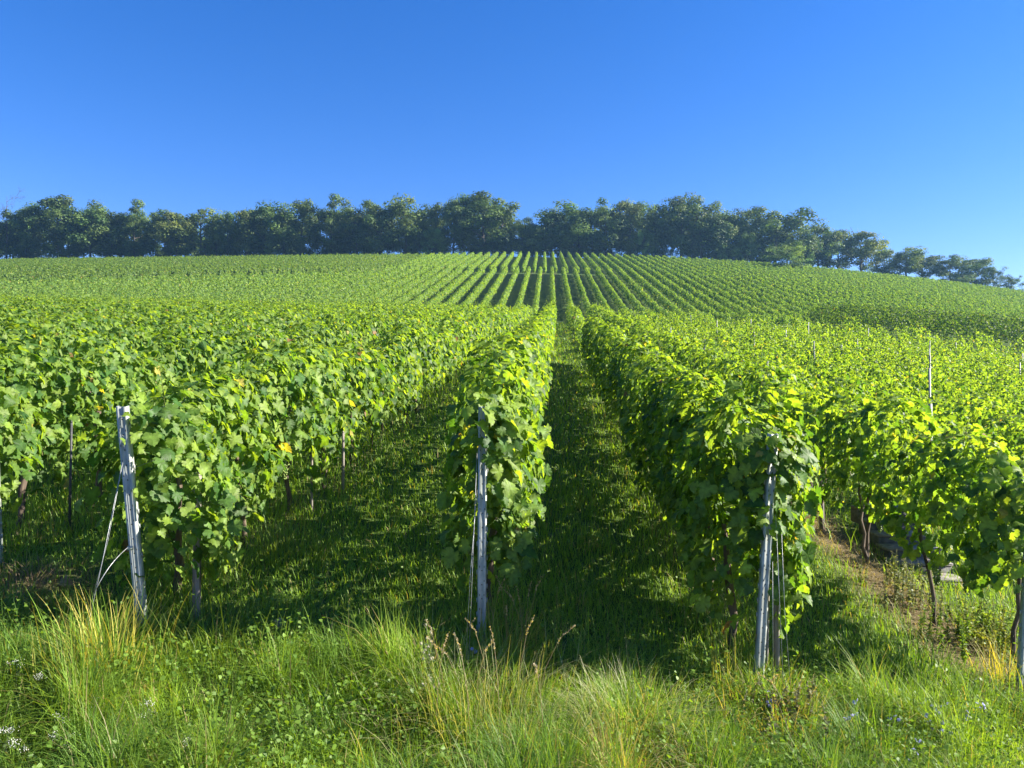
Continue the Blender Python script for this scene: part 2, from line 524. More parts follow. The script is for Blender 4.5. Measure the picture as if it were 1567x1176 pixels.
def sphere_t(nu=6, nv=5):
    V = [[0, 0, 1]]
    for a in range(1, nv):
        for b in range(nu):
            th, ph = np.pi * a / nv, 2 * np.pi * b / nu
            V.append([np.sin(th) * np.cos(ph), np.sin(th) * np.sin(ph), np.cos(th)])
    V.append([0, 0, -1])
    tri, quad = [], []
    for b in range(nu):
        c = (b + 1) % nu
        tri.append([0, 1 + b, 1 + c]); L = 1 + (nv - 2) * nu
        tri.append([len(V) - 1, L + c, L + b])
        for a in range(nv - 2):
            o = 1 + a * nu
            quad.append([o + b, o + nu + b, o + nu + c, o + c])
    return np.array(V), [np.array(tri), np.array(quad)]


SPV, SPF = sphere_t()


def blobs(pos, rad, col):
    n = len(pos); k = len(SPV)
    V = (pos[:, None] + SPV[None] * np.asarray(rad).reshape(-1, 1, 1)).reshape(-1, 3)
    o = np.arange(n)[:, None, None] * k
    C = np.repeat(np.asarray(col)[:, None], k, 1).reshape(-1, 3)
    return V, [(f[None] + o).reshape(-1, f.shape[1]) for f in SPF], C


def cluster(p, ln, rng):
    n = 60
    t = rng.random(n)
    rr = .042 * (1 - .75 * t) * np.sqrt(rng.random(n)) + .004
    a = rng.uniform(0, 6.28, n)
    pos = np.column_stack([p[0] + rr * np.cos(a), p[1] + rr * np.sin(a), p[2] - ln * t])
    c = np.array([.17, .24, .05]) * rng.uniform(.75, 1.2, (n, 1))
    return [blobs(pos, rng.uniform(.0075, .0105, n), c)]


def ordinal(n):
    return ['first', 'second', 'third', 'fourth', 'fifth', 'sixth', 'seventh', 'eighth', 'ninth', 'tenth', 'eleventh', 'twelfth'][n - 1]


# ------------------------------------------------------------------ near block rows
LAB = {
    -2: 'leafy vine row starting at the left picture edge, left of the leaning post',
    -1: 'broad sunlit vine row behind the leaning grey post on the left',
    0: 'narrow glowing yellow-green vine row behind the upright middle post',
    1: 'dark shaded vine row ending in bright leaves at the right-hand post beside the wire stays',
    2: 'backlit vine row on bare trunks at the right edge in front of the stone steps',
}
LODS = [(9, 500, .045, .128, 'd', 2.2), (16, 360, .06, .130, 'm', 3), (30, 240, .075, .145, 's', 3.2), (48, 130, .11, .19, 's', 3), (90, 90, .14, .23, 'q', 3)]


def build_row(name, row, t0, t1, label, group, trunks=None, clusters=None, dist=lambda t: t, dens=1.0, young=.25, rag=.12, sh=1.0, endfill=0, farmat=False, cap=[]):
    b = row.base(np.array([t0]))[0]
    root = empty(name, b)
    tag(root, label, 'vine row', group)
    parts = []
    edges = [t0] + [e[0] for e in LODS]
    for (lim, dn, s0, s1, lod, shn), lo in zip(LODS, [0] + [e[0] for e in LODS[:-1]]):
        a, c = max(t0, lo), min(t1, lim)
        if c - a > .1:
            parts += row_leaves(row, a, c, dn * dens, s0, s1, lod, young, rag, shn * sh, endfill if a == t0 else 0)
    parts += cap
    obj('foliage', rel(parts, root), M['vine_far' if farmat else 'vine'], root)
    for (x, y, h, r_, lx, ly) in (trunks or []):
        p = np.array([x, y, float(terr(x, y))])
        obj('trunk', rel(trunk_parts(p, h, r_, row.rng, (lx, ly)), root), M['bark'], root)
    for c in (clusters or []):
        obj('grape_cluster', rel(cluster(c[:3], c[3], row.rng), root), M['grape'], root)
    return root


def end_cap(k, h, base_y, r, n=150, h0=.62, side=.1, wid=.145):
    """leaves closing the end of a row around its leaning post: facing the viewer's road, some hanging over the post top"""
    q = r.random(n); hh = h0 + (h + .02 - h0) * q ** .75
    y = base_y - .17 * hh + r.normal(.12, .09, n) - .10 * (q > .72) * r.random(n)
    o = r.normal(side, wid, n) * (1.15 - .45 * q)
    behind = np.abs(o) < .06
    y = np.where(behind & (q < (.34 if k == 1 else .66)), y + .16, y)
    x = FIX[k] + TN * y + o
    pos = np.column_stack([x, y, terr(x, y) + hh])
    top = np.clip((q - .7) / .3, 0, 1)
    nrm = np.column_stack([np.sign(o) * .45 + .15, np.full(n, -.75), .45 + .7 * top]) + r.normal(0, .33, (n, 3))
    tip = np.column_stack([np.sign(o) * .5, np.full(n, -.2), -.8 + .5 * top]) + r.normal(0, .35, (n, 3))
    return [leaves(LV_D, LF_D, pos, nrm, tip, r.uniform(.05, .128, n), leafcol(r, n, .12 + .35 * top), r)]


post_ends = {-2: 6.2, **{k: float(p[1]) for k, p in BASE.items()}}
print('POSTS', FIX, post_ends)
KL, KR = -23, 19
for k in range(KL, KR + 1):
    x0 = near_x0(k)
    if k in post_ends: y0 = post_ends[k]
    elif k < -2: y0 = max(6.4 + .3 * (-2 - k), abs(x0) / .7255 - 3.2)
    else: y0 = 8.3 if k <= 4 else max(8.0, x0 / .6055 - 4)
    right = k >= 1
    y1 = {0: 79, 1: 29.5, 2: 79, -1: 72, -2: 68.5}.get(k, 70 + 3 * math.sin(k * 2.1) if k < 0 else (64 if x0 < 12 else 58 if x0 < 17 else 64.5 - .36 * (x0 - 18.5) - 4) + 1.5 * math.sin(k * 3.3))
    if y1 - y0 < 4: continue
    row = Row(lambda t, x0=x0: x0 + TN * t, lambda t: t + 0 * t, (1, -TN), 100 + k + 40, h=1.62 if k < 0 else 1.9 if k == 0 else 1.84 if k == 1 else 1.72 if k == 2 else 1.42,
              hb=.40 if k == 1 else .42 if k < 0 else .50 if k < 2 else .74 if k == 2 else .5, wd={0: .23, -1: .32, 1: .29}.get(k, .30))
    trunks, cl = [], []
    r_ = np.random.default_rng(k + 77)
    if -4 <= k <= 5:
        yy = y0 + .55
        while yy < 17 and len(trunks) < 9:
            trunks.append((x0 + TN * yy + r_.normal(0, .04), yy, r_.uniform(.75, .95), r_.uniform(.018, .032), r_.normal(0, .05), r_.normal(0, .08)))
            yy += r_.uniform(1.05, 1.3)
    if k == 2:
        tt_ = [hit(1335, 872), hit(1427, 958), hit(1546, 1012)]
        trunks = [(p[0], p[1], .95, .017, -.10 + .05 * q, .10) for q, p in enumerate(tt_)] + [t_ for t_ in trunks if t_[1] > 8.2]
    if k in (-2, -1, 0, 2):
        for _ in range({0: 7, 2: 5}.get(k, 5)):
            yy = y0 + r_.uniform(.1, 2.6); xx = x0 + TN * yy + r_.choice([-1, 1]) * r_.uniform(.05, .2)
            cl.append((xx, yy, float(terr(xx, yy)) + r_.uniform(.62, .95), r_.uniform(.13, .19)))
    cap = end_cap(k, {-1: 1.5, 0: 1.72, 1: 1.72, 2: 1.7}[k], y0, r_, {-1: 170, 0: 270, 1: 260, 2: 120}[k], {-1: .5, 0: .5, 1: .6, 2: .8}[k], {-1: .16, 0: .11, 1: .05, 2: -.1}[k], {0: .11, 1: .12}.get(k, .145)) if k in BASE else []
    if k in LAB: lab = LAB[k]
    elif k < 0: lab = 'leafy vine row in the bright left-hand field, only its top showing'
    else: lab = 'yellow-green vine row in the right-hand field, only its ragged top showing'
    build_row('vine_row', row, y0, y1, lab, 'vine rows of the near field' if k < 2 else 'vine rows of the near field on the right' if k > 2 else 'vine rows of the near field',
              trunks, cl, young=.22 if k < 1 else .34, rag=.10 if k < 1 else .13 if k < 3 else .22, sh=.8 if k < 1 else 1.2 if k < 3 else 3.2,
              dens=1.15 if k < 1 else 2.3 if k == 1 else 1.1 if k == 2 else .75, endfill=70 if k in post_ends else 0, cap=cap)

# sparse, half-grown vines carrying the shaded row on up the central lane
row = Row(lambda t: FIX[1] + TN * t, lambda t: t + 0 * t, (1, -TN), 411, h=1.25, hb=.15, wd=.25)
build_row('vine_row', row, 31, 47, 'sparse brownish young vines on the right of the central lane beyond the shaded row', 'vine rows of the near field', dens=.35, young=.5, rag=.25, sh=1)
row = Row(lambda t: FIX[1] + .25 + .054 * t, lambda t: t + 0 * t, (1, -.054), 412, h=1.75, hb=.4, wd=.25)
build_row('vine_row', row, 49, 78, 'thin vine row climbing right beside the central lane below the hill', 'vine rows of the near field', dens=.9, young=.25, sh=.6)

# ------------------------------------------------------------------ rows on the hill
def far_leaf_row(row, t0, t1, dens, s0, s1, lod='q', young=.2, rag=.13, tone=1.1):
    return row_leaves(row, t0, t1, dens, s0, s1, lod, young, rag, .8, tone=tone)


for k in range(-50, 49):
    x0 = .44 + 2.0 * k
    ya, yb = (79.5 if k in (0,) else 76 if k < 0 else 79), float(path_y(x0 + TM * 125)) - 3.5
    # stay inside what the photograph can see, with a small margin
    lim = (abs(x0) - 4) / (.69 + (TM if x0 < 0 else -TM))
    ya = max(ya, lim)
    if yb - ya < 2: continue
    row = Row(lambda t, x0=x0: x0 + TM * t, lambda t: t + 0 * t, (1, -TM), 700 + k, h=1.3, hb=.25, wd=.19)
    b = row.base(np.array([ya]))[0]
    root = empty('vine_row', b)
    if k == 0: lab = 'straight vine row on the lower hill in line with the middle post'
    elif -10 <= k < 0: lab = f'{ordinal(-k)} vine row to the left of the straight central row on the lower hill'
    elif 0 < k <= 10: lab = f'{ordinal(k)} vine row to the right of the straight central row on the lower hill'
    elif k < 0: lab = 'green vine row merging with its neighbours on the lower hill far left'
    else: lab = 'green vine row merging with its neighbours on the lower hill far right'
    tag(root, lab, 'vine row', 'vine rows on the lower hill')
    parts = []
    ym = min(max(ya, 100), yb)
    if ym > ya: parts += far_leaf_row(row, ya, ym, 160, .12, .20)
    if yb > ym: parts += far_leaf_row(row, ym, yb, 115, .15, .25)
    obj('foliage', rel(parts, root), M['vine_far'], root)

for k in range(-66, 64):
    x0 = .15 + 2.03 * k
    ya, yb = float(path_y(x0 + TU * 135)) + 3.5, 197.5
    lim = (abs(x0) - 4) / (.69 + (TU if x0 < 0 else -TU))
    ya = max(ya, lim)
    if yb - ya < 2: continue
    row = Row(lambda t, x0=x0: x0 + TU * t, lambda t: t + 0 * t, (1, -TU), 900 + k, h=1.32, hb=.25, wd=.185)
    b = row.base(np.array([ya]))[0]
    root = empty('vine_row', b)
    if k == 0: lab = 'upright central vine row on the upper hill just below the wood'
    elif -9 <= k < 0: lab = f'{ordinal(-k)} vine row to the left of the upright central row on the upper hill'
    elif 0 < k <= 9: lab = f'{ordinal(k)} vine row to the right of the upright central row on the upper hill'
    elif k < 0: lab = 'dark green vine row lost in the even texture of the upper hill on the left'
    else: lab = 'green vine row lost in the even texture of the upper hill on the right'
    tag(root, lab, 'vine row', 'vine rows on the upper hill')
    obj('foliage', rel(far_leaf_row(row, ya, yb, 95, .18, .28, young=.12 if k < -14 else .2, tone=.85 if k < -14 else 1.1), root), M['vine_far'], root)

# terrace with rows running across the slope on the right
for j in range(4):
    yb_ = 64.5 + 4.3 * j
    xs0 = .372 * yb_ + j * .5
    xs1 = .56 * (yb_ + 8) + 3
    row = Row(lambda t: t + 0 * t, lambda t, yb_=yb_: yb_ - .36 * (t - 22), (.36, 1), 1300 + j, h=1.9, hb=.05, wd=.38)
    b = row.base(np.array([xs0]))[0]
    root = empty('vine_row', b)
    tag(root, 'dark-sided vine row running across the right-hand slope, ' + ['lowest', 'second from the bottom', 'second from the top', 'topmost'][j] + ' of the four', 'vine row', 'crosswise vine rows on the right terrace')
    obj('foliage', rel(row_leaves(row, xs0, xs1, 300, .09, .16, 'q', .10, .16, 1.5, tone=.86), root), M['vine_far'], root)  # leaf colour darkened to paint in the shaded row sides

# ------------------------------------------------------------------ trellis posts
rp = np.random.default_rng(5)


def frame(a, b):
    w_ = norm(np.asarray(b) - np.asarray(a)); u = norm(np.cross([0, 1.0, 0], w_)); v = np.cross(w_, u)
    return u, v, w_


def end_post(base, top, label, wires, width=.062, depth=.045, run=1):
    base, top = np.asarray(base, float), np.asarray(top, float)
    root = empty('end_post', base); tag(root, label, 'post', 'grey end posts of the vine rows')
    u, v, w_ = frame(base, top); L = np.linalg.norm(top - base)
    W, D, t = width / 2, depth / 2, .0035
    prof = np.array([[-W, D], [-W, -D + .008], [-W + .008, -D], [-.012, -D], [-.008, -D + .007], [.008, -D + .007], [.012, -D], [W - .008, -D], [W, -D + .008], [W, D],
                     [W - t, D], [W - t, -D + .010], [.010, -D + .011], [-.010, -D + .011], [-W + t, -D + .010], [-W + t, D]])
    n = len(prof); V = []
    for s_ in (-.25, L):
        V.append(base + prof[:, :1] * u + prof[:, 1:] * v + s_ * w_)
    V = np.concatenate(V); j = np.arange(n); k_ = (j + 1) % n
    Fs = [np.stack([j, k_, k_ + n, j + n], 1), (np.arange(n) + n)[None]]
    rot = np.column_stack([u, v, w_])
    hooks, slots = [], []
    for s_ in np.arange(.12, L - .04, .10):
        for sg in (-1, 1):
            if rp.random() < .25: continue
            hooks.append((*box(base + u * sg * (W + .004) + v * .008 + w_ * s_, (.008, .012, .03), rot), np.full(3, .5)))
            slots.append((*box(base + u * sg * (W - .014) - v * (D + .0008) + w_ * (s_ + .05), (.004, .002, .014), rot), np.full(3, .10)))
        slots.append((*box(base - v * (D - .0062) + w_ * (s_ + .02), (.007, .002, .007), rot), np.full(3, .06)))
    obj('profile', rel([(V, Fs, None)] + hooks + slots, root), M['steel'], root, smooth=False)
    if run is not None:                                  # trellis wires running back along the row
        for hh in (.75, 1.1, 1.45):
            if hh > L: continue
            ys = np.linspace(0, 22, 12)
            q0 = base + w_ * hh
            pts = np.column_stack([q0[0] + TN * ys, q0[1] + ys, q0[2] * (1 - ys / 22) + (terr(q0[0] + TN * 22, q0[1] + 22) + hh) * ys / 22])
            obj('row_wire', rel([(*tube(pts, .0014, 4), None)], root), M['wire'], root)
    for pts, r_ in wires:
        pts = np.asarray(pts, float)
        obj('stay_wire', rel([(*tube(pts, r_, 5), None)], root), M['wire'], root)
    return root


def at(px, py, Y):
    return np.array([(px - CX) / F * Y, Y, -(py - CY) / F * Y])


def gp(x, y):
    return np.array([x, y, float(terr(x, y))])


# left leaning post
b1 = BASE[-1]; t1 = at(187, 622, b1[1] * .947)
a1 = gp(b1[0] - .10, b1[1] - .58)
w1 = at(190, 712, b1[1] * .955)
lump = []
r1 = end_post(b1, t1, 'pale galvanised post leaning left, with two stay wires and hooked edges', [
    ([w1 + [0, -.03, 0], w1 * .45 + a1 * .55 + [0, .004, 0], a1], .0018),
    ([w1 + [.012, -.04, .02], (w1 + [.01, 0, 0]) * .6 + a1 * .4, a1 + [-.03, .01, 0]], .0015),
    ([(1 - u) ** 2 * (b1 * .61 + t1 * .39 + [-.012, -.04, 0]) + 2 * u * (1 - u) * (w1 * .50 + a1 * .50 + [.045, 0, 0]) + u * u * (w1 * .36 + a1 * .64) for u in np.linspace(0, 1, 9)], .0024)], width=.068)
pc = b1 * .62 + t1 * .38 + np.array([-.012, -.04, 0])
obj('wire_clamp', rel([(*box(pc, (.03, .02, .025)), np.full(3, .6))], r1), M['steel'], r1)
# middle post
b2 = BASE[0]; t2 = at(739, 622, b2[1] * .952)
a2 = gp(b2[0] - .065, b2[1] - .49); w2 = b2 * .18 + t2 * .82 + np.array([-.035, -.03, 0])
end_post(b2, t2, 'upright bluish-grey post in front of the narrow middle row', [([w2, w2 * .5 + a2 * .5, a2], .0018), ([w2 + [.0, -.01, -.25], w2 * .45 + a2 * .55 + [-.012, 0, 0], a2 + [-.02, 0, 0]], .0015)], width=.058)
# right post
b3 = BASE[1]; t3 = at(1183, 664, b3[1] * .948)
a3 = gp(b3[0] + .08, b3[1] - .27); w3 = b3 * .3 + t3 * .7 + np.array([.03, -.05, 0])
end_post(b3, t3, 'dull grey post tilting right, half covered by leaves, beside a wooden stake', [
    ([w3, w3 * .5 + a3 * .5, a3], .0018), ([w3 + [.03, -.02, -.12], w3 * .5 + a3 * .5 + [.03, 0, 0], a3 + [.06, .03, 0]], .0017), ([w3 + [-.02, .0, -.3], a3 + [-.05, .06, 0]], .0015)], width=.058)
# far right edge post and far left edge post
b4 = BASE[2] + 0; t4 = b4 + np.array([-.02, -.16, 1.62])
end_post(b4, t4, 'shaded grey post at the right picture edge beside a thin vine trunk', [], width=.06)
b0 = hit(-4, 862); t0_ = b0 + np.array([0.06, -.18, 1.5])
end_post(b0, t0_, 'pale post cut off by the left picture edge', [], width=.07, run=None)

# wooden stakes
def stake(x, y, h, r_, label, lean=(0, 0), name='wooden_stake', m='wood'):
    p = gp(x, y); root = empty(name, p); tag(root, label, 'stake', 'vine stakes')
    pts = np.array([p + [0, 0, -.1], p + [lean[0] * .5, lean[1] * .5, h * .5], p + [lean[0], lean[1], h]])
    obj('shaft', rel([(*tube(pts, [r_, r_ * .95, r_ * .85], 7), None)], root), M[m], root, smooth=False)
    cap = p + [lean[0], lean[1], h]
    obj('stake_top', rel([(*tube(np.array([cap + [0, 0, .0005], cap + [0, 0, .02]]), [r_ * .84, r_ * .5], 7), None)], root), M[m], root, smooth=False)


stake(b3[0] + .15, b3[1] + .07, .95, .021, 'weathered split wooden stake beside the tilting right-hand post', (.0, .02))
stake(b3[0] + .105, b3[1] + .17, .85, .016, 'thinner grey stake behind the split stake at the right-hand post', (.02, .0))
h_ = hit(300, 952); stake(h_[0], h_[1], 1.0, .03, 'thick grey stake under the leaves right of the leaning post', (.0, .03))
h_ = hit(1258, 812); stake(h_[0], h_[1], 1.1, .033, 'dark wooden stake at the dry patch under the backlit row', (-.03, 0))
h_ = hit(106, 815); stake(h_[0], h_[1], 1.0, .012, 'thin dark metal stake in the shade left of the leaning post', (.02, 0), 'metal_stake', 'dark')
h_ = hit(525, 757); stake(h_[0], h_[1], .7, .018, 'grey stake in the shaded lane right of the broad left row', (.0, 0))
h_ = hit(477, 790); stake(h_[0], h_[1], .7, .014, 'dark thin stake at the grass tuft under the broad left row', (.0, 0))

# line posts rising out of the right-hand field
rp = np.random.default_rng(5)
seen = [(2, 1306, 575, 13), (3, 1170, 525, 0), (4, 1470, 620, 0), (5, 1409, 545, 0), (5, 1420, 560, 0)]
tmpl = None
lp = []
for k in range(3, 17, 2):
    x0 = near_x0(k)
    for y in np.arange(9 + (k * 2.3) % 5, 60, 8.5):
        x = x0 + TN * y
        if abs(x / y) > .68 or (x0 > 12 and y > 54) or y > 58: continue
        lp.append((x, y, k))
for (x, y, k) in lp:
    p = gp(x, y); hh = rp.uniform(1.6, 2.0) if k > 3 else rp.uniform(1.55, 1.7)
    root = empty('line_post', p)
    if y < 12.5 and k == 3: tag(root, 'grey trellis post standing clear of the leaves, nearest of those in the right-hand field', 'post', 'thin trellis posts in the right-hand field')
    else: tag(root, 'thin grey trellis post poking out of the leaves in the right-hand field', 'post', 'thin trellis posts in the right-hand field')
    if tmpl is None:
        W, D = .022, .016
        pr = np.array([[-W, D], [-W, -D], [W, -D], [W, D], [W - .004, D], [W - .004, -D + .004], [-W + .004, -D + .004], [-W + .004, D]])
        V = np.concatenate([np.column_stack([pr, np.full(8, -.1)]), np.column_stack([pr, np.full(8, 2.1)])])
        j = np.arange(8); tmpl = obj('profile', [(V, [np.stack([j, (j + 1) % 8, (j + 1) % 8 + 8, j + 8], 1), (j + 8)[None]], None)], M['line'], root, smooth=False)
    else:
        c = tmpl.copy(); COL.objects.link(c); c.parent = root
    root.scale = (1, 1, hh / 2.1)
    root.rotation_euler = (rp.normal(0, .02), rp.normal(0, .02), rp.uniform(-.3, .3))

# ------------------------------------------------------------------ trees
def tree_variant(seed, crown_w=.34, clear=.22, airy=0., nleaf=8000, tone=1., warm=0.):
    """unit-height tree: returns crown mesh, trunk mesh; height 1, radius about crown_w"""
    r = np.random.default_rng(seed)
    segs = []; tips = []
    lean = r.normal(0, .03, 2)
    H = .72
    tz = np.linspace(0, H, 7)
    tr = np.column_stack([lean[0] * tz + r.normal(0, .006, 7).cumsum(), lean[1] * tz + r.normal(0, .006, 7).cumsum(), tz])
    segs.append((tr, .020 * (1 - .8 * np.linspace(0, 1, 7)) + .002))
    nb = 13
    for b in range(nb):
        u = clear / H + (1 - clear / H) * (b + r.random()) / nb
        p = np.array([np.interp(u * H, tz, tr[:, i]) for i in range(3)])
        a = b * 2.4 + r.normal(0, .4)
        rel_ = (u - clear / H) / (1 - clear / H)
        reach = crown_w * (.55 + .6 * np.sin(np.pi * np.clip(.18 + .75 * rel_, 0, 1))) * r.uniform(.65, 1.05)
        up = (.05 + .25 * rel_) * r.uniform(.6, 1.5)
        e = p + [np.cos(a) * reach, np.sin(a) * reach, up]
        m = (p + e) / 2 + [0, 0, -.01]
        q = np.array([p, m, e]); segs.append((q, [.008, .005, .0015]))
        tips.append((e, .12)); tips.append((m * .7 + e * .3, .14))
        for c in range(2):
            s0 = p + (e - p) * r.uniform(.35, .9)
            d = norm(r.normal(0, 1, 3) + [np.cos(a) * .5, np.sin(a) * .5, .5]) * r.uniform(.06, .13)
            segs.append((np.array([s0, s0 + d * .5, s0 + d]), [.004, .003, .001]))
            tips.append((s0 + d, .115))
    topp = tr[-1]
    for c in range(7):
        d = norm(r.normal(0, .6, 3) + [0, 0, .9]) * r.uniform(.12, .26)
        segs.append((np.array([topp, topp + d * .5, topp + d]), [.005, .003, .001])); tips.append((topp + d, .105))
    tips = [t for t in tips if r.random() > airy * .5]
    zmax = max(t[0][2] for t in tips) + .04
    P = np.array([t[0] for t in tips]); Rr = np.array([t[1] for t in tips]) * r.uniform(.6, 1.15, len(tips))
    per = nleaf // len(tips)
    pos, nr, cc = [], [], []
    shade = r.uniform(.55, 1.5, len(tips))  # clump colours spread widely to imitate lit and dark clumps
    hue = r.random(len(tips))
    for i in range(len(tips)):
        d = norm(r.normal(0, 1, (per, 3)))
        rad = Rr[i] * (.5 + .55 * r.random((per, 1)) ** .8)
        pos.append(P[i] + d * rad * [1.15, 1.15, .85])
        nr.append(d + [0, 0, .4] + r.normal(0, .22, (per, 3)))
        cb = np.array([.050, .100, .026]) * (1 - hue[i]) + np.array([.095, .14, .034]) * hue[i]
        cc.append(cb * np.array([1 + .22 * warm, 1, 1]) * tone * shade[i] * r.uniform(.8, 1.2, (per, 1)))
    pos = np.concatenate(pos); nr = np.concatenate(nr); cc = np.concatenate(cc)
    n = len(pos)
    prt = leaves(LV_S, LF_S, pos, nr, r.normal(0, 1, (n, 3)), r.uniform(.016, .030, n), cc, r, .1, .1)
    s = 1 / zmax
    crown = mesh_data('crown', [(prt[0] * s, prt[1], prt[2])])
    tp = []
    for q, rd in segs:
        V, Fs = tube(np.asarray(q) * s, np.asarray(rd) * s, 5, cap=False); tp.append((V, Fs, None))
    trunk = mesh_data('trunk', tp)
    crown.materials.append(M['tree']); trunk.materials.append(M['tbark'])
    return crown, trunk


VAR = {
    'broad': [tree_variant(11, .36, .16, tone=1.1), tree_variant(12, .38, .2, tone=.9), tree_variant(13, .34, .14, tone=1.3, warm=.4), tree_variant(19, .40, .15, tone=1.0)],
    'tall': [tree_variant(14, .25, .2, .2, tone=1.35), tree_variant(15, .27, .16, .15), tree_variant(16, .24, .12, .1)],
    'airy': [tree_variant(17, .33, .22, .6, 5200, 1.4, 1.0), tree_variant(18, .36, .2, .5, 5600, 1.15, .3)],
    'bush': [tree_variant(21, .5, .02, 0, 5200), tree_variant(22, .46, .03, 0, 5200), tree_variant(23, .55, .02, 0, 5200)],
}
VAR['pale'] = [tree_variant(24, .46, .03, 0, 5200, 1.9), tree_variant(25, .42, .03, 0, 5200, 1.7)]
_vi = {k: 0 for k in VAR}
rt = np.random.default_rng(31)


def tree(px, ytop, Y, kind, wpx, label, cat='tree', name='deciduous_tree', group='trees of the hilltop wood', h=None):
    x = (px - CX) / F * Y
    g = float(terr(x, Y))
    ht = ((CY - ytop) / F * Y - g) * .96 if h is None else h
    vs = VAR[kind]; v = vs[_vi[kind] % len(vs)]; _vi[kind] += 1
    cw = {'broad': .37, 'tall': .26, 'airy': .34, 'bush': .52, 'pale': .46}[kind]
    root = empty(name, (x, Y, g), rt.uniform(0, 6.28))
    rad = wpx / F * Y / 2
    sx = rad / cw * .9
    root.scale = (sx, sx, ht)
    tag(root, label, cat, group)
    obj('crown', v[0], M['tree'], root)
    obj('trunk', v[1], M['tbark'], root)
    return root


# main skyline trees, read along the photograph's horizon: centre, top, width, kind, words
TR = [
    (40, 311, 60, 'broad', 'round-topped tree beside the bare twiggy one at the far left of the wood'),
    (93, 298, 70, 'broad', 'highest dark tree of the left end of the wood, with a pointed top'),
    (140, 309, 55, 'tall', 'narrow tree right of the pointed dark one near the left end'),
    (168, 309, 50, 'tall', 'narrow tree with a brownish cast in the left part of the wood'),
    (205, 306, 70, 'broad', 'wide even-crowned tree in the left part of the wood'),
    (240, 322, 50, 'broad', 'lower tree where the left skyline starts to sink'),
    (272, 324, 50, 'airy', 'loose tree with sky gaps on the sinking left skyline'),
    (308, 317, 58, 'airy', 'see-through tree with a light rounded top left of the skyline dip'),
    (348, 326, 46, 'broad', 'low tree in the skyline dip left of the hill top rows'),
    (378, 318, 44, 'airy', 'thin tree just right of the skyline dip'),
    (405, 309, 54, 'tall', 'slim tree rising from the skyline dip toward the centre'),
    (432, 314, 46, 'tall', 'slim tree with bare lower stems over the left rows'),
    (462, 306, 56, 'broad', 'rounded tree over bare stems with sky between them'),
    (507, 298, 68, 'broad', 'large domed tree standing above the left end of the distinct hill rows'),
    (546, 305, 52, 'tall', 'upright tree right of the large domed one'),
    (582, 305, 56, 'broad', 'flat-topped tree between two upright trees left of centre'),
    (622, 301, 66, 'airy', 'loose grey-green tree with a fine crown left of centre'),
    (656, 316, 44, 'airy', 'sparse yellowish tree left of the tallest group'),
    (694, 299, 58, 'broad', 'tree with a spiky top on the left of the tallest group'),
    (737, 294, 84, 'broad', 'tallest and widest tree above the centre of the hill'),
    (768, 312, 44, 'airy', 'rusty tinged tree at the right shoulder of the tallest one'),
    (803, 330, 54, 'broad', 'low tree in the gap directly above the central rows'),
    (845, 317, 56, 'tall', 'pale rounded tree right of the gap above the central rows'),
    (886, 308, 58, 'tall', 'upright tree left of centre right group, over the central lane'),
    (926, 308, 62, 'broad', 'bushy crowned tree right of the central lane'),
    (965, 303, 52, 'airy', 'airy tree with a dotted top beside the notch right of centre'),
    (1004, 307, 54, 'broad', 'dark tree on the right side of the notch'),
    (1042, 300, 62, 'broad', 'dense tree in the middle of the right-hand wood'),
    (1074, 297, 56, 'tall', 'peaked tree, highest of the right-hand wood'),
    (1106, 305, 56, 'broad', 'tree on the falling shoulder of the right-hand wood'),
    (1142, 322, 40, 'airy', 'thin tree with open stems left of the lone spreading oak shape'),
    (1186, 315, 92, 'broad', 'big spreading tree with dark limbs at the right end of the tall wood'),
    (1252, 340, 60, 'broad', 'dark tree first below the spreading one on the falling skyline'),
    (1283, 351, 48, 'broad', 'dark rounded tree on the falling skyline'),
    (1318, 354, 62, 'airy', 'pale tree with open lower stems on the falling skyline'),
    (1352, 368, 46, 'broad', 'small dark tree on the falling skyline'),
    (1387, 378, 48, 'airy', 'pale thin-crowned tree low on the falling skyline'),
    (1412, 386, 42, 'airy', 'open tree left of the last gap in the wood'),
    (1455, 391, 52, 'broad', 'dark tree right of the last gap in the wood'),
    (1491, 392, 52, 'broad', 'pale-edged tree near the right end of the wood'),
    (1522, 409, 44, 'bush', 'low spreading tree at the right end of the wood'),
    (1548, 421, 36, 'bush', 'last small tree where the wood meets the skyline on the right'),
    (-25, 318, 70, 'broad', 'tree cut off by the left picture edge'),
]
for (px, yt, wp, kd, lab) in TR:
    tree(px, yt, 207 + rt.uniform(-1.5, 3), kd, wp * rt.uniform(1.2, 1.4), lab)
# second line of trees filling the wood from behind
for px in np.arange(-60, 1240, 38):
    prof = np.interp(px, [0, 210, 345, 500, 737, 803, 900, 1075, 1186, 1260, 1600], [312, 314, 332, 312, 312, 338, 318, 314, 332, 355, 430])
    tree(px + rt.uniform(-8, 8), prof + rt.uniform(4, 16), 219 + rt.uniform(-4, 7), rt.choice(['broad', 'tall', 'broad']), rt.uniform(46, 70),
         'tree in the second rank, filling the dark middle of the wood', group='trees standing deeper in the wood')
# dark undergrowth along the wood edge
for px in np.arange(-20, 1190, 22):
    if R.random() < .04: continue
    tree(px + rt.uniform(-7, 7), 0, 203.5 + rt.uniform(0, 7), 'bush', rt.uniform(28, 50), 'dark shrub in the undergrowth along the foot of the wood', 'shrub', 'shrub', 'undergrowth shrubs along the wood', h=rt.uniform(4.2, 8))
